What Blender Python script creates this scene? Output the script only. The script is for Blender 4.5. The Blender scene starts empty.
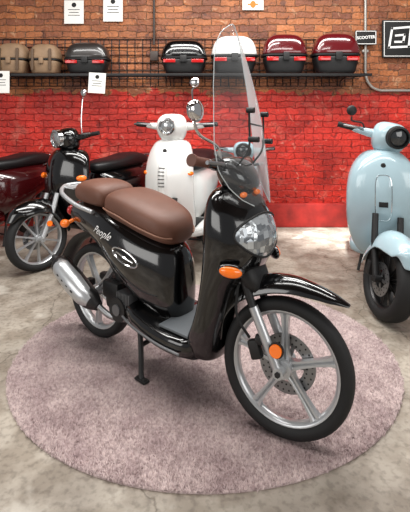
import bpy, bmesh, math, random
import numpy as np
from mathutils import Vector, Matrix
from mathutils.bvhtree import BVHTree
random.seed(4); np.random.seed(4)
scn = bpy.context.scene
rad = math.radians
# ------------------------------------------------------------ materials
def lin(h):
    h = h.lstrip('#'); o = []
    for i in (0, 2, 4):
        c = int(h[i:i+2], 16)/255
        o.append(c/12.92 if c <= .04045 else ((c+.055)/1.055)**2.4)
    return (*o, 1)
MATS = {}
def mat(name, col, rough=.5, metal=0, coat=0, bump=0, bscale=200, var=0, vscale=8, emit=0, spec=.5):
    if name in MATS: return MATS[name]
    m = bpy.data.materials.new(name); m.use_nodes = True
    nt = m.node_tree; b = nt.nodes['Principled BSDF']
    c = lin(col)
    b.inputs['Base Color'].default_value = c
    b.inputs['Roughness'].default_value = rough
    b.inputs['Metallic'].default_value = metal
    b.inputs['Coat Weight'].default_value = coat
    b.inputs['Coat Roughness'].default_value = .03
    b.inputs['Specular IOR Level'].default_value = spec
    tc = nt.nodes.new('ShaderNodeTexCoord')
    n = nt.nodes.new('ShaderNodeTexNoise'); n.inputs['Scale'].default_value = vscale; n.inputs['Detail'].default_value = 6
    nt.links.new(tc.outputs['Object'], n.inputs['Vector'])
    v = var if var else .03
    r = nt.nodes.new('ShaderNodeValToRGB')
    r.color_ramp.elements[0].position = .3; r.color_ramp.elements[1].position = .7
    r.color_ramp.elements[0].color = (*[x*(1-v) for x in c[:3]], 1)
    r.color_ramp.elements[1].color = (*[min(1, x*(1+v)) for x in c[:3]], 1)
    nt.links.new(n.outputs['Fac'], r.inputs['Fac']); nt.links.new(r.outputs['Color'], b.inputs['Base Color'])
    if bump:
        n2 = nt.nodes.new('ShaderNodeTexNoise'); n2.inputs['Scale'].default_value = bscale
        nt.links.new(tc.outputs['Object'], n2.inputs['Vector'])
        bp = nt.nodes.new('ShaderNodeBump'); bp.inputs['Strength'].default_value = bump; bp.inputs['Distance'].default_value = .003
        nt.links.new(n2.outputs['Fac'], bp.inputs['Height']); nt.links.new(bp.outputs['Normal'], b.inputs['Normal'])
    if emit:
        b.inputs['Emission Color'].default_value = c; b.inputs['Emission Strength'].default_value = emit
    MATS[name] = m
    return m
def glassy(name, tint, solid=.12, col='#ffffff', rough=.05, frs=1.0):
    if name in MATS: return MATS[name]
    m = bpy.data.materials.new(name); m.use_nodes = True
    nt = m.node_tree; b = nt.nodes['Principled BSDF']; out = nt.nodes['Material Output']
    b.inputs['Base Color'].default_value = lin(col); b.inputs['Roughness'].default_value = rough
    t = nt.nodes.new('ShaderNodeBsdfTransparent'); t.inputs['Color'].default_value = lin(tint)
    fr = nt.nodes.new('ShaderNodeFresnel'); fr.inputs['IOR'].default_value = 1.45
    ad = nt.nodes.new('ShaderNodeMath'); ad.operation = 'MULTIPLY_ADD'; ad.inputs[1].default_value = frs; ad.inputs[2].default_value = solid; ad.use_clamp = True
    mx = nt.nodes.new('ShaderNodeMixShader')
    nt.links.new(fr.outputs[0], ad.inputs[0]); nt.links.new(ad.outputs[0], mx.inputs[0])
    nt.links.new(t.outputs[0], mx.inputs[1]); nt.links.new(b.outputs[0], mx.inputs[2]); nt.links.new(mx.outputs[0], out.inputs['Surface'])
    MATS[name] = m
    return m
BLACK = mat('gloss_black', '#050506', .16, 0, .8)
PLAS = mat('matte_black_plastic', '#111112', .5, bump=.3, bscale=600)
RUB = mat('rubber', '#131314', .7, bump=.4, bscale=300)
SILV = mat('silver_paint', '#bfc1c3', .3, .6)
CHR = mat('chrome', '#e6e6e6', .1, 1)
STEEL = mat('brushed_steel', '#9a9b9d', .32, .9)
DISC = mat('disc_steel', '#8a8a8b', .35, .9)
DSTEEL = mat('dark_steel', '#3c3b3b', .35, .8)
CAST = mat('cast_alloy', '#6f7072', .5, .6, bump=.4, bscale=120)
BROWN = mat('brown_leather', '#674233', .5, bump=.35, bscale=260, var=.1)
PIPING = mat('light_brown_piping', '#8a6350', .5)
GRIPB = mat('brown_rubber', '#6a4438', .55)
BSEAT = mat('black_vinyl', '#101012', .45, bump=.3, bscale=260)
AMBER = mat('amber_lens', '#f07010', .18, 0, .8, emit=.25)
REDL = mat('red_lens', '#b01010', .2, 0, .8, emit=.1)
WHITE = mat('white_paint', '#eeeeeb', .2, 0, .8)
BLUE = mat('pale_blue_paint', '#a8c1ca', .22, 0, .7)
REDP = mat('dark_red_paint', '#3a080b', .18, 0, 1)
MAROON = mat('maroon_paint', '#5c0f16', .18, 0, 1)
TAN = mat('tan_leather', '#8d7258', .6, bump=.3, var=.15)
GREYC = mat('dark_grey_shell', '#2b2624', .3, 0, .5)
PAPER = mat('white_paper', '#ecebe6', .8)
INK = mat('black_ink', '#121212', .7)
ORANGE = mat('orange_print', '#dd7a1c', .6)
WHITEINK = mat('white_print', '#f2f2f0', .5)
MIRR = mat('mirror_glass', '#cfd6da', .03, 1)
REFL = mat('lamp_reflector', '#c4c8ca', .22, .8, bump=.8, bscale=45)
DLENS = mat('dark_lamp', '#2c3033', .1, .2, 1)
SCREEN = glassy('clear_screen', '#f2f5f6', .02, '#f4f6f8', .04, .7)
LENS = glassy('clear_lens', '#f4f6f7', .04, '#f0f0f0', .04)
MAT_GREY = mat('grey_rubber_mat', '#5b6064', .6)
GREYP = mat('galvanised_pipe', '#a5a19b', .4, .5)
def facet_mat():
    m = bpy.data.materials.new('faceted_lamp_glass'); m.use_nodes = True; N, L = m.node_tree.nodes, m.node_tree.links; b = N['Principled BSDF']
    tc = N.new('ShaderNodeTexCoord'); vo = N.new('ShaderNodeTexVoronoi'); vo.inputs['Scale'].default_value = 34; vo.distance = 'CHEBYCHEV'; vo.inputs['Randomness'].default_value = .5
    L.new(tc.outputs['Object'], vo.inputs['Vector'])
    r = N.new('ShaderNodeValToRGB'); e = r.color_ramp.elements; e[0].position = .1; e[0].color = (.66, .70, .72, 1); e[1].position = .9; e[1].color = (.22, .24, .26, 1)
    sx = N.new('ShaderNodeSeparateXYZ'); L.new(vo.outputs['Color'], sx.inputs[0]); L.new(sx.outputs[0], r.inputs['Fac']); L.new(r.outputs['Color'], b.inputs['Base Color'])
    b.inputs['Metallic'].default_value = .6; b.inputs['Roughness'].default_value = .15; b.inputs['Coat Weight'].default_value = 1; b.inputs['Coat Roughness'].default_value = .02
    bp = N.new('ShaderNodeBump'); bp.inputs['Strength'].default_value = .5; bp.inputs['Distance'].default_value = .008; L.new(vo.outputs['Distance'], bp.inputs['Height']); L.new(bp.outputs['Normal'], b.inputs['Normal'])
    return m
FACET = facet_mat()
# ------------------------------------------------------------ geometry primitives -> (V,F)
def sgp(c, e): return math.copysign(abs(c)**e, c)
def merge(*gs):
    V = []; F = []
    for g in gs:
        o = len(V); V += list(g[0]); F += [tuple(i+o for i in f) for f in g[1]]
    return V, F
def xf(g, M): return [tuple(M @ Vector(v)) for v in g[0]], g[1]
def loft(rings, cap=True, close=False):
    n = len(rings[0]); V = [tuple(p) for r in rings for p in r]; F = []
    m = len(rings); rr = m if close else m-1
    for i in range(rr):
        a = i*n; b = ((i+1) % m)*n
        for k in range(n):
            k2 = (k+1) % n; F.append((a+k, a+k2, b+k2, b+k))
    if cap and not close:
        F.append(tuple(range(n-1, -1, -1))); F.append(tuple((m-1)*n+k for k in range(n)))
    return V, F
def ring_x(x, z0, z1, hw, n=2.6, tp=0, N=20, yc=0):
    zc = (z0+z1)/2; b = (z1-z0)/2; out = []
    for k in range(N):
        t = 2*math.pi*k/N; c, s = math.cos(t), math.sin(t)
        out.append((x, yc+hw*sgp(c, 2/n)*(1-tp*(1-s)/2), zc+b*sgp(s, 2/n)))
    return out
def ring_z(z, x0, x1, hw, n=2.6, tp=0, N=20, yc=0):
    xc = (x0+x1)/2; a = (x1-x0)/2; out = []
    for k in range(N):
        t = 2*math.pi*k/N; c, s = math.cos(t), math.sin(t)
        out.append((xc+a*sgp(c, 2/n), yc+hw*sgp(s, 2/n)*(1-tp*(1+c)/2), z))
    return out
def lathe(prof, c=(0, 0, 0), N=40, closed=True):
    V = []; F = []; m = len(prof)
    for i in range(N):
        t = 2*math.pi*i/N
        for r, a in prof: V.append((c[0]+r*math.cos(t), c[1]+a, c[2]+r*math.sin(t)))
    for i in range(N):
        j = (i+1) % N
        for k in range(m if closed else m-1):
            k2 = (k+1) % m; F.append((i*m+k, i*m+k2, j*m+k2, j*m+k))
    return V, F
def cyl(p0, p1, r0, r1=None, N=16):
    r1 = r0 if r1 is None else r1
    p0 = Vector(p0); p1 = Vector(p1); d = (p1-p0).normalized()
    u = d.orthogonal().normalized(); v = d.cross(u)
    rs = []
    for p, r in ((p0, r0), (p1, r1)):
        rs.append([tuple(p+u*r*math.cos(2*math.pi*k/N)+v*r*math.sin(2*math.pi*k/N)) for k in range(N)])
    return loft(rs)
def cat(pts, sub=6):
    P = [Vector(p) for p in pts]; P = [2*P[0]-P[1]]+P+[2*P[-1]-P[-2]]; out = []
    for i in range(1, len(P)-2):
        for s in range(sub):
            t = s/sub
            out.append(.5*((2*P[i])+(-P[i-1]+P[i+1])*t+(2*P[i-1]-5*P[i]+4*P[i+1]-P[i+2])*t*t+(-P[i-1]+3*P[i]-3*P[i+1]+P[i+2])*t**3))
    out.append(P[-2]); return out
def tube(pts, r, N=10, sub=6, flat=1.0):
    P = cat(pts, sub) if sub > 1 else [Vector(p) for p in pts]
    rs = []; T = (P[1]-P[0]).normalized(); u = T.orthogonal().normalized()
    for i, p in enumerate(P):
        T2 = (P[min(i+1, len(P)-1)]-P[max(i-1, 0)]).normalized()
        u = (u-T2*u.dot(T2)).normalized(); v = T2.cross(u)
        if hasattr(r, '__len__'):
            f = i/(len(P)-1)*(len(r)-1); a = int(min(f, len(r)-2)); rr = r[a]+(r[a+1]-r[a])*(f-a)
        else: rr = r
        rs.append([tuple(p+u*rr*math.cos(2*math.pi*k/N)+v*rr*flat*math.sin(2*math.pi*k/N)) for k in range(N)])
    return loft(rs)
def ell(c, r, R=None, N=20, M=12):
    rs = []
    for i in range(M+1):
        a = -math.pi/2+math.pi*i/M; a = max(-1.55, min(1.55, a))
        rs.append([(math.cos(a)*math.cos(2*math.pi*k/N)*r[0], math.cos(a)*math.sin(2*math.pi*k/N)*r[1], math.sin(a)*r[2]) for k in range(N)])
    g = loft(rs); mt = Matrix.Translation(c)
    if R is not None: mt = mt @ R
    return xf(g, mt)
def rbox(c, s, bev=.01, R=None, seg=2):
    bm = bmesh.new(); bmesh.ops.create_cube(bm, size=1)
    bmesh.ops.scale(bm, vec=s, verts=bm.verts)
    if bev > 0: bmesh.ops.bevel(bm, geom=bm.edges[:], offset=bev, segments=seg, profile=.6, affect='EDGES')
    V = [tuple(v.co) for v in bm.verts]; F = [tuple(v.index for v in f.verts) for f in bm.faces]; bm.free()
    mt = Matrix.Translation(c)
    if R is not None: mt = mt @ R
    return xf((V, F), mt)
def text_geo(s, size, ext=.001, shear=0, bold=0):
    cu = bpy.data.curves.new('t', 'FONT'); cu.body = s; cu.size = size; cu.extrude = ext; cu.shear = shear; cu.offset = bold
    cu.align_x = 'CENTER'; cu.align_y = 'CENTER'; cu.resolution_u = 3
    ob = bpy.data.objects.new('t', cu); scn.collection.objects.link(ob)
    dg = bpy.context.evaluated_depsgraph_get(); me = bpy.data.meshes.new_from_object(ob.evaluated_get(dg))
    V = [tuple(v.co) for v in me.vertices]; F = [tuple(p.vertices) for p in me.polygons]
    bpy.data.objects.remove(ob); bpy.data.meshes.remove(me)
    return V, F
def sweep(path, hws, drops, amax=80, K=9):
    P = [Vector(p) for p in cat([(x, 0, z) for x, z in path], 4)]; n = len(P); rs = []
    def interp(a, f):
        f = f*(len(a)-1); i = int(min(f, len(a)-2)); return a[i]+(a[i+1]-a[i])*(f-i)
    V = []; F = []
    for i, p in enumerate(P):
        T = (P[min(i+1, n-1)]-P[max(i-1, 0)]).normalized(); nrm = Vector((-T.z, 0, T.x))
        f = i/(n-1); hw = interp(hws, f); dr = interp(drops, f)
        for k in range(K):
            a = rad(-amax+2*amax*k/(K-1))
            q = p-nrm*dr*(1-math.cos(a)); V.append((q.x, hw*math.sin(a), q.z))
    for i in range(n-1):
        for k in range(K-1): F.append((i*K+k, i*K+k+1, (i+1)*K+k+1, (i+1)*K+k))
    return V, F
def obj(name, geos, mats, parent=None, M=None, sub=0, solid=0, sharp=40, label=None, smooth=True, **props):
    if not isinstance(mats, (list, tuple)): mats = [mats]
    if isinstance(geos, tuple): geos = [geos]
    V = []; F = []; MI = []
    for g in geos:
        o = len(V); V += list(g[0]); F += [tuple(i+o for i in f) for f in g[1]]
        MI += [g[2] if len(g) > 2 else 0]*len(g[1])
    if M is not None: V = [tuple(M @ Vector(v)) for v in V]
    me = bpy.data.meshes.new(name); me.from_pydata(V, [], F); me.update()
    for m in mats: me.materials.append(m)
    me.polygons.foreach_set('material_index', MI)
    bm = bmesh.new(); bm.from_mesh(me); bmesh.ops.recalc_face_normals(bm, faces=bm.faces); bm.to_mesh(me); bm.free()
    if smooth:
        me.shade_smooth()
        if not sub: me.set_sharp_from_angle(angle=rad(sharp))
    ob = bpy.data.objects.new(name, me); scn.collection.objects.link(ob)
    if parent: ob.parent = parent
    if solid:
        md = ob.modifiers.new('s', 'SOLIDIFY'); md.thickness = solid; md.offset = -1
    if sub:
        md = ob.modifiers.new('d', 'SUBSURF'); md.levels = sub; md.render_levels = sub
    if label: ob['label'] = label
    for k, v in props.items(): ob[k] = v
    return ob
def empty(name, loc, rz, label, category, scale=1, **p):
    e = bpy.data.objects.new(name, None); scn.collection.objects.link(e)
    e.location = loc; e.rotation_euler = (0, 0, rz); e.scale = (scale,)*3; e.empty_display_size = .1
    e['label'] = label; e['category'] = category
    for k, v in p.items(): e[k] = v
    return e
def bvh(target):
    bpy.context.view_layer.update()
    dg = bpy.context.evaluated_depsgraph_get(); return BVHTree.FromObject(target, dg)
def project_y(target, g, off=.002):
    bv = bvh(target); out = []; last = 0
    for v in g[0]:
        h = bv.ray_cast(Vector((v[0], -1, v[2])), Vector((0, 1, 0)))
        y = h[0].y if h[0] is not None else last
        last = y; out.append((v[0], y-off+v[1], v[2]))
    return out, g[1]
def front_patch(target, cz, hy, hz, off, bulge, egg=.0, NR=10, NA=40, pw=1.0):
    """oval patch lying on the front (+x) surface of target, bulging outwards"""
    bv = bvh(target); V = []; F = []
    def pt(r, a):
        y = r*hy*sgp(math.cos(a), pw)*(1+egg*math.sin(a)); z = cz+r*hz*sgp(math.sin(a), pw)
        h = bv.ray_cast(Vector((2, y, z)), Vector((-1, 0, 0)))
        p = h[0] if h[0] is not None else Vector((.45, y, z)); n = h[1] if h[0] is not None else Vector((1, 0, 0))
        if n.x < 0: n = -n
        return tuple(p+n*(off+bulge*(1-r**2)))
    V.append(pt(0, 0))
    for i in range(1, NR+1):
        for k in range(NA): V.append(pt(i/NR, 2*math.pi*k/NA))
    for k in range(NA): F.append((0, 1+k, 1+(k+1) % NA))
    for i in range(1, NR):
        for k in range(NA):
            a = 1+(i-1)*NA; b = 1+i*NA; F.append((a+k, b+k, b+(k+1) % NA, a+(k+1) % NA))
    edge = V[-NA:]+[V[-NA]]
    return (V, F), edge
def tyre(c, r, w, h):
    prof = []
    for k in range(16):
        t = 2*math.pi*k/16; prof.append((r-h/2+h/2*sgp(math.cos(t), .8), w/2*sgp(math.sin(t), .8)))
    return lathe(prof, c, 56)
def rimgeo(c, ri, w, spokes=5, sw=.036, phase=0, hub=.036, hubw=.1):
    g = [lathe([(ri, -w/2), (ri+.006, -w/2), (ri+.006, w/2), (ri, w/2), (ri-.006, w*.42), (ri-.014, w*.2), (ri-.014, -w*.2), (ri-.006, -w*.42)], c, 56)]
    for i in range(spokes):
        a = phase+2*math.pi*i/spokes
        R = Matrix.Rotation(-a, 4, 'Y')
        V = []
        for (u, ww, th) in ((hub*.6, sw*1.3, .042), (hub+.03, sw*.85, .03), (ri*.6, sw*.76, .026), (ri-.03, sw*.95, .03), (ri-.010, sw*1.4, .034)):
            V.append([(u, -th/2, -ww/2), (u, -th/2, -ww*.2), (u, -th*.2, 0), (u, -th/2, ww*.2), (u, -th/2, ww/2), (u, th/2, ww/2), (u, th/2, -ww/2)])
        g.append(xf(loft(V), Matrix.Translation(c) @ R))
    g.append(cyl((c[0], c[1]-hubw/2, c[2]), (c[0], c[1]+hubw/2, c[2]), hub, N=24))
    return merge(*g)
def discgeo(c, r0, r1, y, n=22, mi=1):
    base = lathe([(r0, y-.002), (r1, y-.002), (r1, y+.002), (r0, y+.002)], c, 48)
    arms = merge(*[xf(rbox(((r0+.02)/2+.008, y, 0), (r0-.01, .004, .018), 0), Matrix.Translation(c) @ Matrix.Rotation(2*math.pi*i/5, 4, 'Y')) for i in range(5)])
    holes = []
    for i in range(n):
        a = 2*math.pi*i/n
        for q, rr in ((0, .25), (math.pi/n, .72)):
            R = r0+(r1-r0)*rr; x = c[0]+R*math.cos(a+q); z = c[2]+R*math.sin(a+q)
            holes.append(cyl((x, c[1]+y-.003, z), (x, c[1]+y+.003, z), .004, N=8))
    h = merge(*holes)
    return [(*base, 0), (*arms, 0), (*h, mi)]

# ============================================================ MAIN SCOOTER
FA, RA, WR = .6415, -.6415, .283
def main_scooter():
    root = empty('scooter', (-.157, 2.15, .018), rad(-39.2), 'glossy black scooter with brown seats and tall clear windscreen on rug', 'scooter')
    ax = Vector((-math.sin(rad(26)), 0, math.cos(rad(26))))
    piv = Vector((.60, 0, .283))
    S = Matrix.Translation(piv) @ Matrix.Rotation(rad(12), 4, ax) @ Matrix.Translation(-piv)
    fw = obj('front_wheel', tyre((FA, 0, WR), WR, .078, .057), RUB, root, S)
    obj('rim', rimgeo((FA, 0, WR), .227, .05, 5, .034, rad(20)), SILV, fw, S, label='silver five-spoke alloy rim')
    obj('brake_disc', discgeo((FA, 0, WR), .074, .124, .022, 28), [DISC, INK], fw, S, label='drilled steel brake disc')
    rw = obj('rear_wheel', tyre((RA, 0, WR), WR, .085, .057), RUB, root)
    obj('rim', rimgeo((RA, 0, WR), .227, .055, 5, .034, rad(50)), SILV, rw, label='silver five-spoke alloy rim')
    def leg(s):
        x0, z0 = FA-.005, .283; x1, z1 = FA-.13, .52; x2, z2 = FA-.20, .68
        return [(*tube([(x0, s*.072, z0-.01), (x1, s*.072, z1)], [.018, .021, .021], 14, 4), 0), (*cyl((x1, s*.072, z1-.01), (x2, s*.072, z2), .018), 1),
                (*cyl((x0, s*.094, z0), (x0, s*.045, z0), .022), 0), (*cyl((x0, s*.102, z0), (x0, s*.05, z0), .012, N=6), 1)]
    fk = obj('front_fork', leg(-1)+leg(1)+[(*rbox((FA-.2, 0, .67), (.06, .18, .04), .012), 1)], [SILV, PLAS], root, S)
    obj('reflector', [(*cyl((FA-.015, -.094, .375), (FA-.015, -.106, .375), .026, N=24), 0), (*cyl((FA-.015, -.086, .375), (FA-.015, -.096, .375), .032, N=24), 1)], [AMBER, PLAS], fk, S, label='round orange reflector')
    obj('brake_caliper', merge(rbox((FA-.12, -.052, .34), (.05, .04, .08), .012, Matrix.Rotation(rad(-20), 4, 'Y')), rbox((FA-.1, -.056, .385), (.04, .03, .04), .01)), PLAS, fk, S)
    obj('brake_hose', tube([(FA-.14, -.075, .39), (FA-.19, -.1, .47), (FA-.2, -.09, .56), (FA-.2, -.05, .68)], .006, 8), RUB, fk, S)
    obj('front_fender', sweep([(FA-.325, .33), (FA-.32, .45), (FA-.25, .565), (FA-.13, .64), (FA, .664), (FA+.11, .648), (FA+.195, .620), (FA+.26, .588)],
        [.05, .065, .076, .078, .074, .064, .05, .018], [.05, .065, .08, .09, .08, .062, .04, .012]), BLACK, root, S, sub=2, solid=.005)
    obj('fork_shroud', loft([ring_z(.56, .47, .55, .09, 2.5), ring_z(.64, .42, .54, .105, 2.5), ring_z(.72, .38, .5, .11, 2.5)]), PLAS, root, S, sub=1)
    rings = [ring_z(.215, .24, .31, .09, 2.5, .1), ring_z(.225, .20, .335, .14, 2.6, .2), ring_z(.28, .185, .355, .185, 2.7, .25), ring_z(.34, .20, .365, .212, 2.7, .3), ring_z(.41, .245, .385, .225, 2.6, .4), ring_z(.50, .27, .415, .232, 2.4, .48),
             ring_z(.58, .28, .45, .236, 2.3, .48), ring_z(.66, .285, .51, .238, 2.3, .42), ring_z(.73, .285, .555, .240, 2.2, .34), ring_z(.80, .285, .57, .238, 2.2, .28), ring_z(.87, .285, .552, .230, 2.2, .26),
             ring_z(.94, .29, .515, .212, 2.2, .26), ring_z(.99, .30, .475, .182, 2.2, .28), ring_z(1.02, .315, .44, .138, 2.2, .2), ring_z(1.03, .335, .42, .06)]
    ls = obj('leg_shield', loft(rings), BLACK, root, sub=2)
    g, e = front_patch(ls, .825, .160, .092, .003, .004, egg=.20, pw=1.12)
    obj('headlight', g, FACET, ls, label='large almond-shaped faceted clear headlight')
    obj('headlight_bezel', tube(e, .0055, 8, 1), PLAS, ls)
    for s in (-1, 1):
        Rs = Matrix.Rotation(s*rad(-36), 4, 'Z') @ Matrix.Rotation(rad(8), 4, 'Y')
        ts = obj('turn_signal', ell((.487, s*.180, .700), (.050, .024, .026), Rs), AMBER, root, label='oval amber turn signal')
        obj('signal_bezel', ell((.485, s*.175, .700), (.058, .021, .033), Rs), BLACK, ts)
        obj('amber_marker', ell((.468, s*.055, 1.0), (.014, .022, .013)), AMBER, root, label='small amber marker lamp')
    obj('floorboard', [(*loft([ring_x(-.30, .30, .37, .12, 4), ring_x(-.15, .245, .345, .185, 4), ring_x(.05, .225, .335, .21, 4), ring_x(.22, .22, .335, .205, 4), ring_x(.28, .25, .33, .17, 4)]), 0),
        (*rbox((.15, 0, .338), (.2, .34, .014), .004), 1)], [BLACK, MAT_GREY], root, sub=1)
    obj('sill_trim', tube([(-.22, -.17, .30), (-.1, -.2, .29), (.08, -.213, .275), (.22, -.208, .27)], .006, 8), CAST, root, label='thin grey sill trim')
    obj('belly_pan', loft([ring_x(-.30, .2, .3, .09, 3), ring_x(-.1, .17, .3, .14, 3), ring_x(.15, .165, .3, .145, 3), ring_x(.29, .2, .31, .12, 3)]), PLAS, root, sub=1)
    rb = obj('rear_body', loft([ring_x(-.88, .72, .78, .04, 2.3), ring_x(-.86, .68, .81, .08, 2.3), ring_x(-.77, .635, .835, .115, 2.3, .25), ring_x(-.64, .60, .84, .148, 2.3, .25), ring_x(-.5, .57, .835, .175, 2.2, .22),
        ring_x(-.41, .505, .825, .192, 2.2, .2), ring_x(-.32, .425, .81, .202, 2.2, .2), ring_x(-.22, .35, .785, .205, 2.2, .25), ring_x(-.12, .29, .755, .195, 2.2, .3), ring_x(-.04, .265, .735, .17, 2.2, .25), ring_x(.02, .26, .71, .135, 2.2, .1), ring_x(.07, .27, .67, .095, 2.2), ring_x(.09, .30, .58, .05)]), BLACK, root, sub=2)
    Mx = Matrix(((1, 0, 0, 0), (0, 0, -1, 0), (0, 1, 0, 0), (0, 0, 0, 1)))
    g = xf(text_geo('People', .060, 0, .65, 0), Matrix.Translation((-.40, 0, .71)) @ Matrix.Rotation(rad(8), 4, 'Y') @ Mx)
    obj('model_lettering', project_y(rb, g, .006), WHITEINK, rb, label='white slanted script lettering', smooth=False)
    cr = project_y(rb, (([tuple(p) for p in cat([(-.70, 0, .705), (-.55, 0, .665), (-.42, 0, .62), (-.30, 0, .56), (-.2, 0, .50), (-.1, 0, .46), (.0, 0, .45)], 5)]), []), .0)[0]
    obj('panel_crease', tube(cr, .0035, 6, 1), PLAS, rb)
    def ovalpts(cx, cz, a, b, rot, n=32):
        out = []
        for i in range(n+1):
            t = 2*math.pi*i/n; u = a*math.cos(t); v = b*math.sin(t)
            out.append((cx+u*math.cos(rot)-v*math.sin(rot), 0, cz+u*math.sin(rot)+v*math.cos(rot)))
        return out
    op = project_y(rb, (ovalpts(-.20, .615, .092, .032, rad(-18)), []), .002)[0]
    obj('side_badge', tube(op, .0048, 8, 1), CHR, rb, label='long chrome oval emblem ring')
    mid = project_y(rb, ([(-.26+.02*i, 0, .633-.0062*i) for i in range(7)], []), .002)[0]
    obj('badge_bar', tube(mid, [.002, .006, .002], 8, 1), CHR, rb)
    seat_r = [(-.435, .82, .88, .09, 3), (-.425, .79, .925, .14, 3.2), (-.37, .775, .945, .162, 3.2), (-.26, .755, .935, .17, 3), (-.14, .725, .905, .168, 3), (-.02, .70, .865, .150, 3), (.03, .69, .835, .118, 2.8), (.055, .70, .80, .08, 2.6), (.065, .72, .77, .04, 2.4)]
    st = obj('seat', loft([ring_x(*q) for q in seat_r]), BROWN, root, sub=2, label='brown leather rider seat')
    for s in (-1, 1):
        obj('seat_piping', tube([(q[0], s*(q[3]*.995), q[1]+(q[2]-q[1])*.36) for q in seat_r[1:-1]], .0045, 6), PIPING, st)
    pr = [(-.775, .86, .91, .07, 3), (-.765, .835, .94, .105, 3), (-.70, .825, .97, .13, 3), (-.57, .815, .975, .142, 3), (-.485, .815, .96, .142, 3), (-.455, .83, .93, .12, 3), (-.445, .86, .90, .07, 3)]
    obj('pillion_seat', loft([ring_x(*q) for q in pr]), BROWN, root, sub=2, label='brown leather pillion seat')
    obj('grab_rail', merge(tube([(-.52, -.14, .80), (-.68, -.155, .83), (-.84, -.14, .875), (-.93, -.07, .90), (-.945, 0, .905), (-.93, .07, .90), (-.84, .14, .875), (-.68, .155, .83), (-.52, .14, .80)], .013, 12),
        rbox((-.86, 0, .9), (.12, .17, .012), .005)), SILV, root, label='silver tubular grab rail')
    obj('tail_light', ell((-.88, 0, .75), (.03, .08, .045)), REDL, root)
    for s in (-1, 1):
        obj('rear_turn_signal', merge(ell((-.85, s*.115, .68), (.033, .028, .026)), cyl((-.83, s*.06, .70), (-.845, s*.1, .68), .012)), AMBER, root, label='amber rear turn signal')
    obj('rear_fender', sweep([(RA+.2, .50), (RA+.08, .585), (RA-.06, .60), (RA-.2, .54), (RA-.3, .42), (RA-.33, .34)], [.05, .055, .055, .055, .055, .05], [.05]*6), PLAS, root, sub=1, solid=.004)
    fins = merge(*[rbox((-.31+.012*i, -.10, .35), (.005, .07, .09), .001) for i in range(9)])
    obj('engine', [(*rbox((-.36, .02, .30), (.26, .2, .12), .03), 0), (*rbox((-.55, .1, .285), (.42, .06, .12), .03), 0), (*cyl((-.3, -.145, .3), (-.3, .1, .3), .065, N=24), 0), (*rbox((-.42, -.07, .36), (.14, .06, .1), .02), 0), (*fins, 1), (*cyl((-.3, -.152, .3), (-.3, -.14, .3), .03, N=20), 1)], [PLAS, CAST], root)
    obj('shock_absorber', [(*tube([(-.6, .12, .30), (-.55, .12, .62)], .014, 10, 2), 0), (*tube([(-.6+.05*i/40+.028*math.cos(i*1.1), .12+.028*math.sin(i*1.1), .34+.25*i/40) for i in range(41)], .005, 6, 1), 0)], [STEEL], root)
    ex = obj('exhaust', [(*tube([(-.81, -.185, .465), (-.78, -.185, .452), (-.66, -.18, .395), (-.5, -.175, .32), (-.43, -.165, .29)], [.04, .058, .062, .056, .026], 20), 0),
        (*tube([(-.43, -.165, .29), (-.36, -.14, .25), (-.28, -.1, .24), (-.2, -.05, .27)], .016, 12), 1)], [DSTEEL, STEEL], root, label='dark muffler canister')
    obj('exhaust_tip', merge(cyl((-.805, -.185, .463), (-.835, -.185, .477), .034, .03), cyl((-.82, -.185, .47), (-.865, -.185, .49), .012)), PLAS, ex)
    slots = merge(*[ell((-.70+.045*i, -.2545, .427-.020*i), (.012, .0045, .004), Matrix.Rotation(rad(25), 4, 'Y'), 10, 8) for i in range(4)])
    obj('heat_shield', [(*tube([(-.79, -.197, .462), (-.74, -.2, .442), (-.62, -.2, .385), (-.52, -.197, .338), (-.47, -.19, .315)], [.036, .056, .061, .054, .034], 16, flat=.95), 0), (*slots, 1)], [SILV, INK], ex, label='silver slotted muffler guard')
    obj('muffler_bracket', rbox((-.62, -.12, .36), (.05, .11, .04), .01), PLAS, ex)
    obj('center_stand', merge(tube([(-.16, -.1, .22), (-.13, -.12, .12), (-.1, -.145, .012), (-.06, -.155, .006)], .014, 8), tube([(-.16, .1, .22), (-.13, .12, .12), (-.1, .145, .012), (-.06, .155, .006)], .014, 8), cyl((-.14, -.12, .15), (-.14, .12, .15), .012), rbox((-.09, -.15, .008), (.08, .035, .012), .004)), PLAS, root)
    hb = obj('handlebar', [(*loft([ring_z(1.0, .33, .47, .08, 2.4), ring_z(1.03, .31, .48, .12, 2.4), ring_z(1.07, .295, .475, .135, 2.4), ring_z(1.115, .285, .445, .135, 2.4), ring_z(1.15, .30, .41, .11, 2.4), ring_z(1.16, .33, .38, .06)]), 0),
        (*tube([(.33, -.22, 1.125), (.35, -.12, 1.11), (.36, 0, 1.10), (.35, .12, 1.11), (.33, .22, 1.125)], .022, 12), 0)], [BLACK], root, S, sub=1)
    for s in (-1, 1):
        obj('grip', merge(cyl((.335, s*.17, 1.12), (.305, s*.30, 1.135), .021, N=20), cyl((.305, s*.30, 1.135), (.303, s*.312, 1.136), .027, N=20)), GRIPB, hb, S, label='brown rubber hand grip')
        obj('control_pod', rbox((.345, s*.15, 1.12), (.05, .05, .055), .012), PLAS, hb, S)
        obj('brake_lever', tube([(.375, s*.15, 1.12), (.40, s*.21, 1.125), (.385, s*.29, 1.13), (.38, s*.315, 1.13)], [.009, .008, .007, .009], 8), STEEL, hb, S)
    s = -1; ym = .375; zm = -.06
    mr = obj('mirror', [(*tube([(.36, s*.15, 1.14), (.36, s*.19, 1.20), (.345, s*(ym-.05), 1.30+zm), (.34, s*(ym-.005), 1.35+zm)], .0065, 8), 0),
        (*ell((.35, s*ym, 1.395+zm), (.022, .056, .046), Matrix.Rotation(rad(8)*s, 4, 'X')), 0)], [CHR], root, S, label='chrome rear-view mirror')
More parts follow.
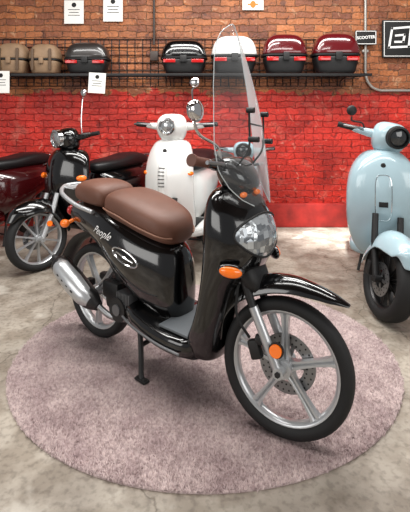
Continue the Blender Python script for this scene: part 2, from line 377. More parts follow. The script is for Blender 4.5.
    obj('mirror_glass', ell((.336, s*ym, 1.395+zm), (.010, .05, .04), Matrix.Rotation(rad(8)*s, 4, 'X')), MIRR, mr, S)
    obj('instrument_cluster', [(*ell((.31, 0, 1.155), (.05, .09, .02), Matrix.Rotation(rad(25), 4, 'Y')), 0)], [PLAS], hb, S)
    tab = [(0, .10), (.03, .15), (.08, .19), (.17, .222), (.3, .228), (.45, .218), (.62, .20), (.78, .172), (.88, .142), (.94, .11), (.975, .078), (1, .045)]
    V = []; F = []; ns, nt_ = 34, 17
    for i in range(ns):
        s = i/(ns-1)
        for (a, wa), (b, wb) in zip(tab, tab[1:]):
            if a <= s <= b: hw = wa+(wb-wa)*(s-a)/(b-a); break
        zc = .97+.835*s; xc = .535-.215*s+.035*math.sin(math.pi*s)
        for j in range(nt_):
            t = -1+2*j/(nt_-1); y = hw*t; V.append((xc-2.6*y*y, y, zc-.02*abs(t)**2))
    for i in range(ns-1):
        for j in range(nt_-1): F.append((i*nt_+j, i*nt_+j+1, (i+1)*nt_+j+1, (i+1)*nt_+j))
    ws = obj('windscreen', (V, F), SCREEN, root, S, label='tall clear curved windscreen')
    edge = [V[i*nt_] for i in range(ns)]+[V[(ns-1)*nt_+j] for j in range(1, nt_)]+[V[i*nt_+nt_-1] for i in range(ns-2, -1, -1)]
    obj('screen_edge', tube(edge, .0022, 6, 1), glassy('screen_edge_acrylic', '#e6eced', .5, '#e6eced', .2), ws, S)
    obj('screen_bracket', merge(*[merge(tube([(.42, s*.08, 1.13), (.465, s*.085, 1.2), (.465, s*.09, 1.30), (.46, s*.09, 1.37)], .005, 8), cyl((.45, s*.09, 1.37), (.485, s*.09, 1.37), .013, N=16), cyl((.465, s*.088, 1.24), (.512, s*.088, 1.24), .013, N=16)) for s in (-1, 1)], tube([(.465, -.09, 1.31), (.465, .09, 1.31)], .004, 8, 2)), PLAS, ws, S)
    return root
main_scooter()

# ============================================================ OTHER SCOOTERS
def other_scooter(loc, heading, body, label, wr=.235, tw=.12, th=.075, rimm=None, spokes=10, scale=1, steer=0, seatm=BSEAT, slim=1.0, grille='slats', amber=True, mirrors=((-1, .3, 1.395), (1, .3, 1.395)), lampm=None, mirm=None, mr_=.045, lampk=1.0, sw=None, fk_=1.0, sig=1.0, fz=0, keel=0, rk=1.0, flat=0, seatz=0):
    root = empty('scooter', (loc[0], loc[1], 0), heading, label, 'scooter', scale)
    rimm = rimm or SILV
    fa, ra = .65, -.63
    ax = Vector((-math.sin(rad(26)), 0, math.cos(rad(26)))); piv = Vector((.6, 0, wr))
    S = Matrix.Translation(piv) @ Matrix.Rotation(rad(steer), 4, ax) @ Matrix.Translation(-piv)
    ri = wr-th+.004
    sw = sw or (.022 if spokes > 6 else .034)
    fw = obj('front_wheel', tyre((fa, 0, wr), wr, tw, th), RUB, root, S)
    obj('rim', rimgeo((fa, 0, wr), ri, tw*.65, spokes, sw, .3), rimm, fw, S)
    obj('brake_disc', discgeo((fa, 0, wr), .055, .1, -.055, 14), [STEEL, INK], fw, S)
    rw = obj('rear_wheel', tyre((ra, 0, wr), wr, tw, th), RUB, root)
    obj('rim', rimgeo((ra, 0, wr), ri, tw*.65, spokes, sw, .3), rimm, rw)
    T = wr*2
    fk = obj('front_fork', merge(*[merge(tube([(fa, s*.085, wr), (fa-.1, s*.085, wr+.2), (fa-.16, s*.085, wr+.36)], [.02, .022, .02], 10, 3), cyl((fa, s*.1, wr), (fa, s*.05, wr), .024)) for s in (-1, 1)]), PLAS if wr <= .25 else SILV, root, S)
    obj('brake_caliper', rbox((fa-.1, -.07, wr+.03), (.05, .05, .09), .012), PLAS, fk, S)
    if amber:
        for s in (-1, 1):
            obj('reflector', cyl((fa-.06, s*.105, wr+.12), (fa-.06, s*.115, wr+.12), .024, N=16), AMBER, fk, S, label='orange reflector')
    obj('front_fender', sweep([(fa-wr-.04, wr*1.1), (fa-wr*.9-.02, wr*1.5+fz*.5), (fa-wr*.6, T+fz), (fa-.05, T+.055+fz), (fa+.08, T+.05+fz), (fa+.2, T-.0+fz*.6), (fa+wr*.95+.0, T-.09)],
        [q*fk_ for q in (.07, .09, .1, .1, .095, .08, .04)], [q*(fk_+max(fz, 0)*3) for q in (.06, .09, .12, .13, .12, .09, .03)]), body, root, S, sub=1, solid=.005)
    W = slim; kx = keel; fl = flat
    ls = obj('leg_shield', loft([ring_z(.27, .26, .31, .12*W, 2.5, .1), ring_z(.31, .24, .34, .19*W, 2.6, .3), ring_z(.42, .25, .40, .225*W, 2.4+fl, .5-fl*.3), ring_z(.55, .26, .45+kx, .24*W, 2.2-kx*8+fl, .6-fl*.4),
        ring_z(.68, .26, .48+kx, .24*W, 2.1-kx*8+fl, .6-fl*.4), ring_z(.80, .25, .475+kx, .235*W, 2.1-kx*8+fl, .6-fl*.4), ring_z(.91, .22, .45+kx*.5, .205*W, 2.2-kx*6+fl, .5-fl*.3), ring_z(.98, .2, .42, .16*W, 2.2, .4), ring_z(1.01, .22, .38, .08*W, 2.2)]), body, root, sub=2)
    def badge(z):
        h = bvh(ls).ray_cast(Vector((2, 0, z)), Vector((-1, 0, 0)))
        obj('badge', ell((h[0].x, 0, z), (.006, .016, .018)), DSTEEL, ls, label='small round emblem')
    if grille == 'slats':
        g, e = front_patch(ls, .745, .034, .115, .002, .012, NR=5, NA=28, pw=.6)
        hg = obj('horn_grille', g, body, ls, label='raised centre cowl')
        bv = bvh(hg); sl = []
        for i in range(6):
            z = .68+.026*i; h = bv.ray_cast(Vector((2, 0, z)), Vector((-1, 0, 0)))
            if h[0] is not None: sl.append(rbox((h[0].x-.003, 0, z), (.012, .044, .006), .002))
        obj('cowl_slots', merge(*sl), INK, ls)
        badge(.925)
    elif grille == 'vent':
        g, e = front_patch(ls, .70, .05, .15, .002, .010, NR=5, NA=28, pw=.5)
        hg = obj('horn_grille', g, body, ls, label='raised centre panel')
        obj('panel_trim', tube(e, .003, 6, 1), CHR, ls, label='thin chrome panel trim')
        h = bvh(hg).ray_cast(Vector((2, 0, .66)), Vector((-1, 0, 0)))
        obj('air_vent', rbox((h[0].x-.002, 0, .66), (.012, .055, .035), .004), INK, ls, label='small dark rectangular vent')
        badge(.91)
    for s in (-1, 1):
        obj('turn_signal', ell((.39, s*.158*W, .76), (.045*sig, .02, .026*sig), Matrix.Rotation(s*rad(-40), 4, 'Z')), AMBER if amber else LENS, root)
    hs = obj('handlebar', [(*loft([ring_z(.98, .22, .34, .07, 2.3), ring_z(1.02, .2, .38, .10, 2.3), ring_z(1.07, .19, .41, .12, 2.2), ring_z(1.13, .2, .41, .12, 2.2), ring_z(1.18, .22, .37, .1, 2.2), ring_z(1.20, .26, .33, .05, 2.2)]), 0),
        (*tube([(.22, -.24, 1.11), (.26, -.1, 1.10), (.27, 0, 1.10), (.26, .1, 1.10), (.22, .24, 1.11)], [.02, .034, .04, .034, .02], 12), 0)], [body], root, S, sub=1)
    obj('headlight', [(*lathe([(.001, .0), (.05, -.004), (.072, -.022), (.072, -.04)], (0, 0, 0), 28, False), 0), (*lathe([(.07, 0), (.084, -.004), (.086, -.04), (.07, -.04)], (0, 0, 0), 28), 1)], [lampm or REFL, PLAS if lampm else CHR], hs,
        S @ Matrix.Translation((.432, 0, 1.10)) @ Matrix.Rotation(rad(-90), 4, 'Z') @ Matrix.Rotation(rad(-5), 4, 'X') @ Matrix.Scale(lampk, 4), label='round headlight with ring')
    for s in (-1, 1):
        obj('grip', cyl((.235, s*.2, 1.11), (.19, s*.33, 1.12), .019), RUB, hs, S)
        obj('brake_lever', tube([(.27, s*.18, 1.115), (.3, s*.24, 1.12), (.27, s*.32, 1.12)], .008, 8), STEEL, hs, S)
    for s, y, z in mirrors:
        mm = mirm or PLAS
        mr = obj('mirror', [(*tube([(.25, s*.16, 1.12), (.255, s*(.16+(y-.16)*.3), 1.12+(z-1.12)*.35), (.235, s*(y-.01), z-.07), (.23, s*y, z-.04)], .006, 8), 0),
            (*ell((.235, s*(y+.01), z), (.018, mr_, mr_)), 0)], [mm], root, S)
        obj('mirror_glass', ell((.224, s*(y+.01), z), (.009, mr_*.88, mr_*.88)), MIRR, mr, S)
    obj('floorboard', [(*loft([ring_x(-.2, .24, .34, .18*W, 4), ring_x(0, .22, .33, .22*W, 4), ring_x(.25, .23, .33, .2*W, 4)]), 0), (*rbox((.08, 0, .333), (.28, .3*W, .014), .004), 1)], [body, RUB], root, sub=1)
    R_ = min(W, 1.05)*rk; q = seatz
    rb = obj('rear_body', loft([ring_x(-.93, .60, .66, .04, 2.3), ring_x(-.91, .54, .72+q, .1*R_, 2.3), ring_x(-.8, .50, .755+q, .17*R_, 2.4), ring_x(-.62, .47, .765+q, .215*R_, 2.4), ring_x(-.42, .36, .765+q, .23*R_, 2.5), ring_x(-.22, .28, .76+q, .215*R_, 2.5),
        ring_x(-.08, .28, .75+q, .17*R_, 2.5), ring_x(-.02, .30, .74+q, .12*R_, 2.4), ring_x(0, .38, .66, .06)]), body, root, sub=2)
    obj('tail_light', ell((-.91, 0, .66), (.035, .07, .045)), REDL, rb)
    obj('seat', loft([ring_x(-.83, .77+q, .81+q, .08, 3), ring_x(-.80, .745+q, .84+q, .12, 3), ring_x(-.66, .735+q, .885+q, .15, 3), ring_x(-.46, .73+q, .88+q, .16, 3), ring_x(-.34, .725+q, .845+q, .165, 3), ring_x(-.14, .72+q, .84+q, .15, 3), ring_x(.0, .72+q, .82+q, .115, 2.8), ring_x(.05, .735+q, .80+q, .06, 2.6)]), seatm, root, sub=2)
    obj('grab_rail', tube([(-.6, -.16, .74+q), (-.78, -.17, .78+q), (-.92, -.1, .82+q), (-.95, 0, .83+q), (-.92, .1, .82+q), (-.78, .17, .78+q), (-.6, .16, .74+q)], .012, 10), CHR, root)
    obj('exhaust', tube([(-.88, -.2, .38), (-.84, -.2, .37), (-.62, -.19, .31), (-.45, -.17, .26), (-.3, -.1, .23)], [.03, .055, .058, .045, .02], 14), PLAS, root)
    obj('engine', merge(rbox((-.45, .04, .28), (.4, .2, .14), .03), cyl((-.3, -.11, .28), (-.3, .12, .28), .07, N=20)), PLAS, root)
    obj('center_stand', merge(tube([(-.2, -.1, .24), (-.16, -.13, .1), (-.13, -.15, .01)], .011, 8), tube([(-.2, .1, .24), (-.16, .13, .1), (-.13, .15, .01)], .011, 8), cyl((-.16, -.13, .12), (-.16, .13, .12), .009)), PLAS, root)
    return root
other_scooter((-1.19, 4.33), rad(-117.5), BLACK, 'black retro scooter with spoked wheels and black seat by brick wall', wr=.265, tw=.10, th=.062, spokes=10, sw=.018, rimm=SILV, grille=None, slim=1.5, fk_=1.15, fz=.02, steer=-14, scale=1.07, mirrors=((1, .19, 1.50),), mr_=.038, mirm=CHR, seatz=.04)
other_scooter((-2.36, 4.33), rad(-117.5), REDP, 'dark red scooter with black seat standing beside black scooter', wr=.265, tw=.10, th=.062, spokes=10, sw=.018, rimm=STEEL, grille=None, slim=1.05, scale=1.07, seatz=.04)
other_scooter((-.21, 4.02), rad(-104), WHITE, 'glossy white classic scooter with black seat parked behind rug', scale=1.18, rimm=PLAS, slim=1.08, mirrors=((1, .15, 1.44),), mr_=.04, mirm=CHR, lampk=.75, sig=.6, keel=.06, rk=.78)
other_scooter((.44, 4.50), rad(-98), BLUE, 'pale blue classic scooter parked beside the white scooter', scale=.95, rimm=PLAS, amber=False, lampm=DLENS, mirrors=(), grille='vent', slim=.95)
other_scooter((1.48, 3.48), rad(-110), BLUE, 'pale blue classic scooter with dark round headlight and turned wheel', scale=1.12, rimm=DSTEEL, sw=.026, amber=False, lampm=DLENS, steer=26, mirrors=((-1, .26, 1.23), (1, .25, 1.23)), mr_=.036, lampk=.9, slim=1.04, fk_=1.15, fz=.01, grille='vent', flat=1.2)

# ============================================================ SETTING
def nodes(m): return m.node_tree.nodes, m.node_tree.links
def brick_mat():
    m = bpy.data.materials.new('painted_brick'); m.use_nodes = True; N, L = nodes(m); b = N['Principled BSDF']
    tc = N.new('ShaderNodeTexCoord'); sp = N.new('ShaderNodeSeparateXYZ'); L.new(tc.outputs['Object'], sp.inputs[0])
    cb = N.new('ShaderNodeCombineXYZ'); L.new(sp.outputs['X'], cb.inputs['X']); L.new(sp.outputs['Z'], cb.inputs['Y'])
    def noise(sc, det=6, dist=0):
        n = N.new('ShaderNodeTexNoise'); n.inputs['Scale'].default_value = sc; n.inputs['Detail'].default_value = det; n.inputs['Distortion'].default_value = dist; L.new(cb.outputs[0], n.inputs['Vector']); return n
    def ramp(src, p0, c0, p1, c1):
        r = N.new('ShaderNodeValToRGB'); e = r.color_ramp.elements; e[0].position = p0; e[0].color = c0; e[1].position = p1; e[1].color = c1; L.new(src, r.inputs['Fac']); return r
    def mix(f, a, bb, mode='MIX'):
        k = N.new('ShaderNodeMix'); k.data_type = 'RGBA'; k.blend_type = mode
        if isinstance(f, float): k.inputs[0].default_value = f
        else: L.new(f, k.inputs[0])
        L.new(a, k.inputs[6])
        if isinstance(bb, tuple): k.inputs[7].default_value = bb
        else: L.new(bb, k.inputs[7])
        return k.outputs[2]
    wn = noise(8, 6)
    ws = N.new('ShaderNodeVectorMath'); ws.operation = 'SCALE'; ws.inputs['Scale'].default_value = .075; L.new(wn.outputs['Color'], ws.inputs[0])
    wa = N.new('ShaderNodeVectorMath'); wa.operation = 'ADD'; L.new(cb.outputs[0], wa.inputs[0]); L.new(ws.outputs[0], wa.inputs[1])
    def brick(c1, c2, mo):
        k = N.new('ShaderNodeTexBrick'); L.new(wa.outputs[0], k.inputs['Vector']); k.inputs['Scale'].default_value = 1
        k.inputs['Brick Width'].default_value = .24; k.inputs['Row Height'].default_value = .082; k.inputs['Mortar Size'].default_value = .007
        k.inputs['Mortar Smooth'].default_value = .9; k.inputs['Bias'].default_value = 0
        k.inputs['Color1'].default_value = lin(c1); k.inputs['Color2'].default_value = lin(c2); k.inputs['Mortar'].default_value = lin(mo); return k
    k1 = brick('#b8703f', '#824a30', '#8f6a50'); k2 = brick('#d23022', '#bf2a1e', '#b0241b')
    n1 = noise(1.9, 10, .6); n2 = noise(10, 10, 1.0); n4 = noise(40, 4); n5 = noise(3.6, 12, .5)
    r1 = ramp(n1.outputs['Fac'], .36, (.66, .60, .60, 1), .62, (1.12, 1.1, 1.08, 1))
    r4 = ramp(n4.outputs['Fac'], .35, (.80, .80, .80, 1), .6, (1.08, 1.08, 1.08, 1))
    chipm = ramp(n2.outputs['Fac'], .62, (0, 0, 0, 1), .70, (.7, .7, .7, 1))
    low = mix(chipm.outputs['Color'], k2.outputs['Color'], lin('#d88472'))
    worn = ramp(n5.outputs['Fac'], .58, (0, 0, 0, 1), .70, (.55, .55, .55, 1))
    low = mix(worn.outputs['Color'], low, lin('#cf6a5a'))
    darkm = ramp(n2.outputs['Fac'], .33, (.8, .8, .8, 1), .40, (0, 0, 0, 1))
    low = mix(darkm.outputs['Color'], low, lin('#861b15'))
    up = mix(chipm.outputs['Color'], k1.outputs['Color'], lin('#c99c78'))
    up = mix(darkm.outputs['Color'], up, lin('#5d3526'))
    n3 = noise(5, 10, .8)
    ma = N.new('ShaderNodeMath'); ma.operation = 'MULTIPLY_ADD'; ma.inputs[1].default_value = .35; L.new(n3.outputs['Fac'], ma.inputs[0]); L.new(sp.outputs['Z'], ma.inputs[2])
    mr = N.new('ShaderNodeMapRange'); mr.inputs['From Min'].default_value = 1.885; mr.inputs['From Max'].default_value = 1.90; L.new(ma.outputs[0], mr.inputs['Value'])
    c = mix(mr.outputs['Result'], low, up); c = mix(1.0, c, r1.outputs['Color'], 'MULTIPLY'); c = mix(1.0, c, r4.outputs['Color'], 'MULTIPLY')
    L.new(c, b.inputs['Base Color']); b.inputs['Roughness'].default_value = .55
    bh = N.new('ShaderNodeMath'); bh.operation = 'MULTIPLY_ADD'; bh.inputs[1].default_value = -.6; L.new(k1.outputs['Fac'], bh.inputs[0]); L.new(n2.outputs['Fac'], bh.inputs[2])
    bp = N.new('ShaderNodeBump'); bp.inputs['Strength'].default_value = 1; bp.inputs['Distance'].default_value = .02; L.new(bh.outputs[0], bp.inputs['Height']); L.new(bp.outputs['Normal'], b.inputs['Normal'])
    return m
def floor_mat():
    m = bpy.data.materials.new('worn_concrete'); m.use_nodes = True; N, L = nodes(m); b = N['Principled BSDF']
    tc = N.new('ShaderNodeTexCoord')
    def noise(sc, det=8, dist=0):
        n = N.new('ShaderNodeTexNoise'); n.inputs['Scale'].default_value = sc; n.inputs['Detail'].default_value = det; n.inputs['Distortion'].default_value = dist; L.new(tc.outputs['Object'], n.inputs['Vector']); return n
    def mulc(a, bb):
        k = N.new('ShaderNodeMix'); k.data_type = 'RGBA'; k.blend_type = 'MULTIPLY'; k.inputs[0].default_value = 1; L.new(a, k.inputs[6]); L.new(bb, k.inputs[7]); return k.outputs[2]
    def ramp(src, p0, c0, p1, c1):
        r = N.new('ShaderNodeValToRGB'); e = r.color_ramp.elements; e[0].position = p0; e[0].color = c0; e[1].position = p1; e[1].color = c1; L.new(src, r.inputs['Fac']); return r
    n1 = noise(1.4, 14, .25); r = ramp(n1.outputs['Fac'], .34, lin('#7b7268'), .66, lin('#b0a79a'))
    n2 = noise(6, 14, .1); r2 = ramp(n2.outputs['Fac'], .40, (.70, .67, .64, 1), .56, (1.04, 1.04, 1.04, 1))
    n3 = noise(38, 6); r3 = ramp(n3.outputs['Fac'], .34, (.74, .73, .72, 1), .52, (1.05, 1.05, 1.05, 1))
    nb = noise(2.6, 9, .2); rb = ramp(nb.outputs['Fac'], .60, (0, 0, 0, 1), .66, (1, 1, 1, 1))
    c = mulc(mulc(r.outputs['Color'], r2.outputs['Color']), r3.outputs['Color'])
    mx = N.new('ShaderNodeMix'); mx.data_type = 'RGBA'; mx.inputs[7].default_value = lin('#cdc7bc'); L.new(c, mx.inputs[6])
    sc = N.new('ShaderNodeMath'); sc.operation = 'MULTIPLY'; sc.inputs[1].default_value = .5; L.new(rb.outputs['Color'], sc.inputs[0]); L.new(sc.outputs[0], mx.inputs[0])
    vo = N.new('ShaderNodeTexVoronoi'); vo.feature = 'DISTANCE_TO_EDGE'; vo.inputs['Scale'].default_value = .6
    nn = noise(5, 8); va = N.new('ShaderNodeVectorMath'); va.operation = 'MULTIPLY_ADD'; va.inputs[1].default_value = (.3, .3, 0); L.new(nn.outputs['Color'], va.inputs[0]); L.new(tc.outputs['Object'], va.inputs[2]); L.new(va.outputs[0], vo.inputs['Vector'])
    rc = ramp(vo.outputs['Distance'], .0, (.5, .47, .44, 1), .004, (1, 1, 1, 1))
    c = mulc(mx.outputs[2], rc.outputs['Color'])
    L.new(c, b.inputs['Base Color']); b.inputs['Roughness'].default_value = .5
    bp = N.new('ShaderNodeBump'); bp.inputs['Strength'].default_value = .3; bp.inputs['Distance'].default_value = .004; L.new(n3.outputs['Fac'], bp.inputs['Height']); L.new(bp.outputs['Normal'], b.inputs['Normal'])
    return m
WY = 5.28
BRICK = brick_mat()
obj('floor', rbox((0, 2.0, -.05), (9, 8, .1), 0), floor_mat(), kind='structure', smooth=False)
obj('wall_back', rbox((0, WY+.1, 2.0), (9, .2, 4.0), 0, None), BRICK, kind='structure', smooth=False)
obj('ceiling', rbox((0, 2.0, 4.05), (9, 8, .1), 0), mat('dark_timber_ceiling', '#4b3a30', .8, var=.3), kind='structure', smooth=False)
obj('trim_1', rbox((2.5, WY-.04, .15), (4.0, .08, .30), .02), mat('rough_red_base_paint', '#8f1f19', .6, var=.45, vscale=6, bump=1, bscale=14), kind='structure')

# rug
def rug():
    C = (0.0, 2.405); RX, RY = 1.07, .93
    n = 200000
    rr = np.sqrt(np.random.rand(n)); aa = np.random.rand(n)*2*np.pi
    rr = rr*(1+.004*np.random.randn(n)*(rr > .98))
    x = rr*np.cos(aa)*RX; y = rr*np.sin(aa)*RY
    s = .018
    ci = np.floor(x/s).astype(int); cj = np.floor(y/s).astype(int)
    jh = np.random.rand(260, 260); ja = np.random.rand(260, 260)*6.283
    bh = jh[ci+130, cj+130]; ba = ja[ci+130, cj+130]
    hz = .016+.006*bh+np.random.rand(n)*.006
    la = np.random.rand(n)*6.283; ll = .007*np.random.rand(n)
    tx = x+np.cos(ba)*.004+np.cos(la)*ll; ty = y+np.sin(ba)*.004+np.sin(la)*ll
    bw = .0032
    V = np.zeros((n, 4, 3)); ph = np.random.rand(n)*6.28
    for k in range(3):
        V[:, k, 0] = x+bw*np.cos(ph+k*2.094); V[:, k, 1] = y+bw*np.sin(ph+k*2.094); V[:, k, 2] = .008
    V[:, 3, 0] = tx; V[:, 3, 1] = ty; V[:, 3, 2] = hz
    V = V.reshape(-1, 3)
    idx = np.arange(n)*4
    F = np.concatenate([np.stack([idx, idx+1, idx+3], 1), np.stack([idx+1, idx+2, idx+3], 1), np.stack([idx+2, idx, idx+3], 1)])
    K = 96; b0 = len(V)
    base = [(0, 0, .010)]+[(RX*math.cos(2*math.pi*i/K), RY*math.sin(2*math.pi*i/K), .010) for i in range(K)]+[(RX*math.cos(2*math.pi*i/K), RY*math.sin(2*math.pi*i/K), 0) for i in range(K)]
    V = np.concatenate([V, np.array(base)])
    F = F.tolist()
    for i in range(K):
        j = (i+1) % K; F.append([b0, b0+1+i, b0+1+j]); F.append([b0+1+i, b0+1+K+i, b0+1+K+j, b0+1+j])
    me = bpy.data.meshes.new('rug'); me.from_pydata(V.tolist(), [], F); me.update(); me.shade_smooth()
    m = bpy.data.materials.new('dusty_mauve_shag'); m.use_nodes = True; N, L = nodes(m); b = N['Principled BSDF']; b.inputs['Roughness'].default_value = .95; b.inputs['Specular IOR Level'].default_value = .05
    b.inputs['Sheen Weight'].default_value = .2
    tc = N.new('ShaderNodeTexCoord')
    no = N.new('ShaderNodeTexNoise'); no.inputs['Scale'].default_value = 6; no.inputs['Detail'].default_value = 8; L.new(tc.outputs['Object'], no.inputs['Vector'])
    r = N.new('ShaderNodeValToRGB'); r.color_ramp.elements[0].position = .34; r.color_ramp.elements[0].color = lin('#b29e9d'); r.color_ramp.elements[1].position = .64; r.color_ramp.elements[1].color = lin('#cebcb9'); L.new(no.outputs['Fac'], r.inputs['Fac'])
    n2 = N.new('ShaderNodeTexNoise'); n2.inputs['Scale'].default_value = 75; n2.inputs['Detail'].default_value = 4; n2.inputs['Distortion'].default_value = .6; L.new(tc.outputs['Object'], n2.inputs['Vector'])
    r2 = N.new('ShaderNodeValToRGB'); r2.color_ramp.elements[0].position = .36; r2.color_ramp.elements[0].color = (.64, .60, .61, 1); r2.color_ramp.elements[1].position = .58; r2.color_ramp.elements[1].color = (1.06, 1.05, 1.05, 1); L.new(n2.outputs['Fac'], r2.inputs['Fac'])
    mu = N.new('ShaderNodeMix'); mu.data_type = 'RGBA'; mu.blend_type = 'MULTIPLY'; mu.inputs[0].default_value = 1; L.new(r.outputs['Color'], mu.inputs[6]); L.new(r2.outputs['Color'], mu.inputs[7])
    L.new(mu.outputs[2], b.inputs['Base Color'])
    me.materials.append(m)
    ob = bpy.data.objects.new('rug', me); scn.collection.objects.link(ob); ob.location = (C[0], C[1], 0)
    ob['label'] = 'round dusty mauve shag rug lying on concrete floor'; ob['category'] = 'rug'
rug()

# ============================================================ WALL THINGS
def wx(px, Y): return (px-205)/410*Y
def wz(py, Y): return 1.34+(122-py)/410*Y
WIRE = mat('black_wire', '#0a0a0b', .45)
SH = 4.86
shz = wz(73, SH)
gx0, gx1 = -2.9, 1.98
wires = []
for i in range(7): wires.append(cyl((gx0, WY-.016, shz-.12+.1*i), (gx1, WY-.016, shz-.12+.1*i), .0055, N=5))
nx = int((gx1-gx0)/.1)
for i in range(nx+1): wires.append(cyl((gx0+.1*i, WY-.007, shz-.12), (gx0+.1*i, WY-.007, shz+.48), .0055, N=5))
obj('wire_grid_panel', merge(*wires), WIRE, label='black wire display grid fixed on brick wall', category='display grid')
sw = []
for y in [SH+.05*i for i in range(8)]: sw.append(cyl((gx0, y, shz-.008), (gx1, y, shz-.008), .005, N=6))
for i in range(int((gx1-gx0)/.12)+1): sw.append(cyl((gx0+.12*i, SH, shz-.014), (gx0+.12*i, WY-.03, shz-.014), .004, N=5))
sw.append(rbox(((gx0+gx1)/2, SH, shz-.02), (gx1-gx0, .012, .03), .002))
sh = obj('wire_shelf', merge(*sw), WIRE, label='long black wire shelf holding top cases', category='shelf')
for i in range(5):
    X = gx0+.3+i*1.08
    obj('bracket', tube([(X, SH+.01, shz-.02), (X, SH+.3, shz-.05), (X, WY-.03, shz-.12)], .008, 8), WIRE, sh)
def case(px, w, h, base, lid, label, refl=True, strap=False):
    Y = SH+.18; d = .3
    root = empty('top_case', (wx(px, Y), Y, shz), 0, label, 'top case', group='top cases on the wire shelf')
    def r(z, s, n=3.6): return [(x, y, z*h) for (x, y, _) in [(p[1], p[0], 0) for p in ring_z(0, -d/2*s, d/2*s, w/2*s, n)]]
    obj('case_base', loft([r(0, .72), r(.03, .8), r(.15, .88), r(.4, .98), r(.46, 1)]), base, root, sub=1)
    obj('lid', loft([r(.475, 1.02), r(.5, 1.02), r(.64, .985), r(.80, .90), r(.92, .76), r(.985, .52), r(1, .25)]), lid, root, sub=1)
    obj('seam', loft([r(.445, 1.03), r(.485, 1.035)]), PLAS, root)
    if refl:
        for s in (-1, 1):
            obj('reflector', rbox((s*w*.3, -d/2*.965, h*.36), (w*.26, .02, h*.1), .006), REDL, root, label='red reflector strip')
    obj('latch', rbox((0, -d/2*1.03, h*.42), (w*.14, .03, h*.2), .008), PLAS if not strap else TAN, root)
    if strap:
        for s in (-1, 1):
            obj('strap', rbox((s*w*.28, -d/2*1.0, h*.45), (.03, .025, h*.7), .006), mat('dark_tan_strap', '#5f4a38', .6), root)
case(14, .38, .38, TAN, TAN, 'tan leather-look top case with straps', False, strap=True)
case(46, .37, .37, TAN, TAN, 'tan leather-look top case with straps', False, strap=True)
case(88, .54, .39, PLAS, GREYC, 'dark grey-brown glossy top case')
case(184, .56, .42, PLAS, BLACK, 'black top case with red reflectors')
case(234, .56, .47, PLAS, WHITE, 'white-lidded black top case')
case(284, .54, .49, PLAS, MAROON, 'dark maroon-lidded black top case')
case(335, .57, .50, PLAS, MAROON, 'dark maroon-lidded black top case')

def wall_text(s, x, y, z, size, bold=0, tilt=0, shear=0):
    return xf(text_geo(s, size, .001, shear, bold), Matrix.Translation((x, y, z)) @ Matrix.Rotation(tilt, 4, 'Y') @ Matrix(((1, 0, 0, 0), (0, 0, -1, 0), (0, 1, 0, 0), (0, 0, 0, 1))))
def paper(px, py, w, h, Y, label, orange=False, tilt=0):
    X, Z = wx(px, Y), wz(py, Y)
    R = Matrix.Translation((X, Y, Z)) @ Matrix.Rotation(tilt, 4, 'Y')
    p = obj('paper_sign', xf(rbox((0, 0, 0), (w, .004, h), 0), R), PAPER, label=label, category='sign')
    bars = []
    for zz, ww in [(.1, .6), (-.02, .5), (-.14, .6)]: bars.append(rbox((0, -.003, zz*h), (ww*w, .001, h*.025), 0))
    bars.append(ell((0, -.003, .3*h), (.12*w, .001, .1*h)))
    if not orange: obj('printed_text', xf(merge(*bars), R), INK, p, smooth=False)
    else: obj('printed_logo', xf(merge(ell((0, -.004, -.1*h), (.13*w, .001, .25*h)), rbox((0, -.004, -.1*h), (.5*w, .001, h*.1), 0)), R), ORANGE, p, smooth=False)
paper(74, 12, .25, .30, WY-.03, 'white printed paper notice taped to bricks')
paper(113, 9, .25, .32, WY-.03, 'white printed paper notice taped to bricks')
paper(253, 3, .27, .18, WY-.03, 'white paper with orange print on bricks', True)
paper(97, 83, .2, .24, SH-.02, 'white printed tag hanging from wire shelf', tilt=.06)
paper(1, 82, .2, .26, SH-.02, 'white printed sheet hanging from wire shelf')
WP = WY-.05
obj('conduit_pipe', merge(tube([(wx(154, WP), WY-.05, 4.0), (wx(154, WP), WY-.05, wz(45, WP))], .016, 10, 2), rbox((wx(154, WP), WY-.05, wz(56, WP)), (.1, .03, .12), .008)), mat('dark_pipe', '#3c2f29', .5), label='dark vertical conduit with junction box on bricks', category='pipe')
X = wx(366, WP)
obj('conduit_pipe', merge(tube([(X, WY-.03, 4.0), (X, WY-.03, 2.3), (X, WY-.03, wz(72, WP)), (X+.05, WY-.03, wz(84, WP)), (X+.17, WY-.03, wz(90, WP)), (X+.4, WY-.03, wz(90.5, WP)), (X+1.2, WY-.03, wz(90.5, WP))], .018, 10, 6), rbox((X, WY-.02, 2.25), (.08, .03, .03), .004)), GREYP, label='bent grey metal conduit clipped to brick wall', category='pipe')
sX, sZ = wx(365, WP), wz(38, WP)
s1 = obj('shop_sign', rbox((sX, WY-.07, sZ), (.27, .02, .18), .004, Matrix.Identity(4)), INK, label='small black sign with white border reading scooter', category='sign')
obj('sign_border', merge(*[rbox((sX+a, WY-.082, sZ+b), (c, .003, d), 0) for a, b, c, d in ((0, .08, .25, .008), (0, -.08, .25, .008), (-.125, 0, .008, .165), (.125, 0, .008, .165))]), WHITEINK, s1, smooth=False)
obj('sign_lettering', wall_text('SCOOTER', sX-.0, WY-.083, sZ, .051, .0014, rad(-4)), WHITEINK, s1, smooth=False)
sX, sZ = wx(397, WP), wz(39, WP)
s2 = obj('shop_sign', rbox((sX+.04, WY-.05, sZ), (.46, .03, .48), .006), INK, label='square black sign with white slanted emblem on brick wall', category='sign')
def seg2(a, b, w=.026):
    a = Vector((a[0], 0, a[1])); b = Vector((b[0], 0, b[1])); d = (b-a); L_ = d.length; ang = math.atan2(d.z, d.x)
    return rbox((sX+.03+(a.x+b.x)/2, WY-.068, sZ+(a.z+b.z)/2), (L_+w, .004, w), 0, Matrix.Rotation(-ang, 4, 'Y'))
P_ = [(-.14, -.11), (-.10, .13), (.14, .15), (.11, -.10), (-.14, -.11)]
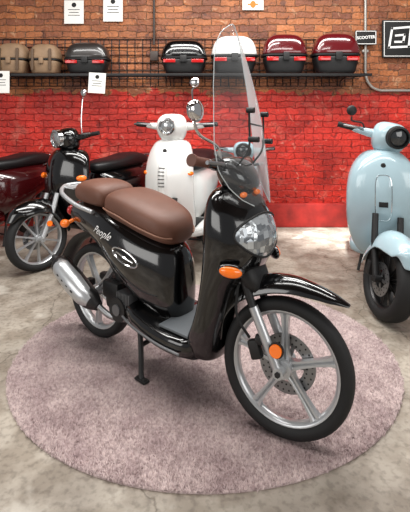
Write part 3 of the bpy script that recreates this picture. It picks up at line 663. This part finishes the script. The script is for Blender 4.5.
Q_ = [(-.05, .04), (.06, .05), (.04, -.04), (-.06, -.04)]
obj('sign_emblem', merge(*[seg2(a, b) for a, b in zip(P_, P_[1:])], *[seg2(a, b) for a, b in zip(Q_, Q_[1:])]), WHITEINK, s2, smooth=False)
obj('sign_border', merge(rbox((sX+.04, WY-.067, sZ+.22), (.43, .002, .008), 0), rbox((sX+.04, WY-.067, sZ-.22), (.43, .002, .008), 0), rbox((sX-.17, WY-.067, sZ), (.008, .002, .44), 0)), WHITEINK, s2, smooth=False)

# ============================================================ LIGHT + CAMERA
def area(name, loc, target, sx, sy, e, col=(1, 1, 1)):
    l = bpy.data.lights.new(name, 'AREA'); l.shape = 'RECTANGLE'; l.size = sx; l.size_y = sy; l.energy = e; l.color = col
    o = bpy.data.objects.new(name, l); scn.collection.objects.link(o); o.location = loc
    o.rotation_euler = (Vector(target)-Vector(loc)).to_track_quat('-Z', 'Y').to_euler()
area('ceiling_light', (-1.0, 2.7, 3.7), (-1.0, 2.7, 0), 4.2, .35, 110, (1, .98, .95))
area('ceiling_light', (.9, 3.6, 3.7), (.9, 3.9, 0), 4.0, .35, 130, (1, .98, .95))
area('ceiling_light', (.2, 1.2, 3.7), (.2, 1.4, 0), 4.0, .35, 60, (1, .98, .95))
area('window_light', (-3.9, -1.0, 2.2), (0, 3.4, .8), 3.6, 2.2, 90, (1, .98, .95))
area('window_light', (3.6, -1.4, 2.3), (0, 3.6, .8), 3.6, 2.2, 85, (1, .98, .95))
sp = bpy.data.lights.new('sun_spot', 'SPOT'); sp.energy = 3000; sp.spot_size = rad(20); sp.spot_blend = 1.0; sp.shadow_soft_size = .2
so = bpy.data.objects.new('sun_spot', sp); scn.collection.objects.link(so); so.location = (1.2, 3.4, 3.8)
so.rotation_euler = (Vector((1.4, 4.75, 0))-Vector(so.location)).to_track_quat('-Z', 'Y').to_euler()
w = bpy.data.worlds.new('w'); scn.world = w; w.use_nodes = True
w.node_tree.nodes['Background'].inputs[0].default_value = (.98, .97, .99, 1); w.node_tree.nodes['Background'].inputs[1].default_value = .27
cam = bpy.data.cameras.new('cam'); co = bpy.data.objects.new('camera', cam); scn.collection.objects.link(co)
co.location = (0, 0, 1.34); co.rotation_euler = (rad(90), 0, 0)
cam.sensor_fit = 'AUTO'; cam.sensor_width = 36; cam.lens = 36*410/512; cam.shift_y = -134/512
scn.camera = co
scn.view_settings.view_transform = 'Standard'
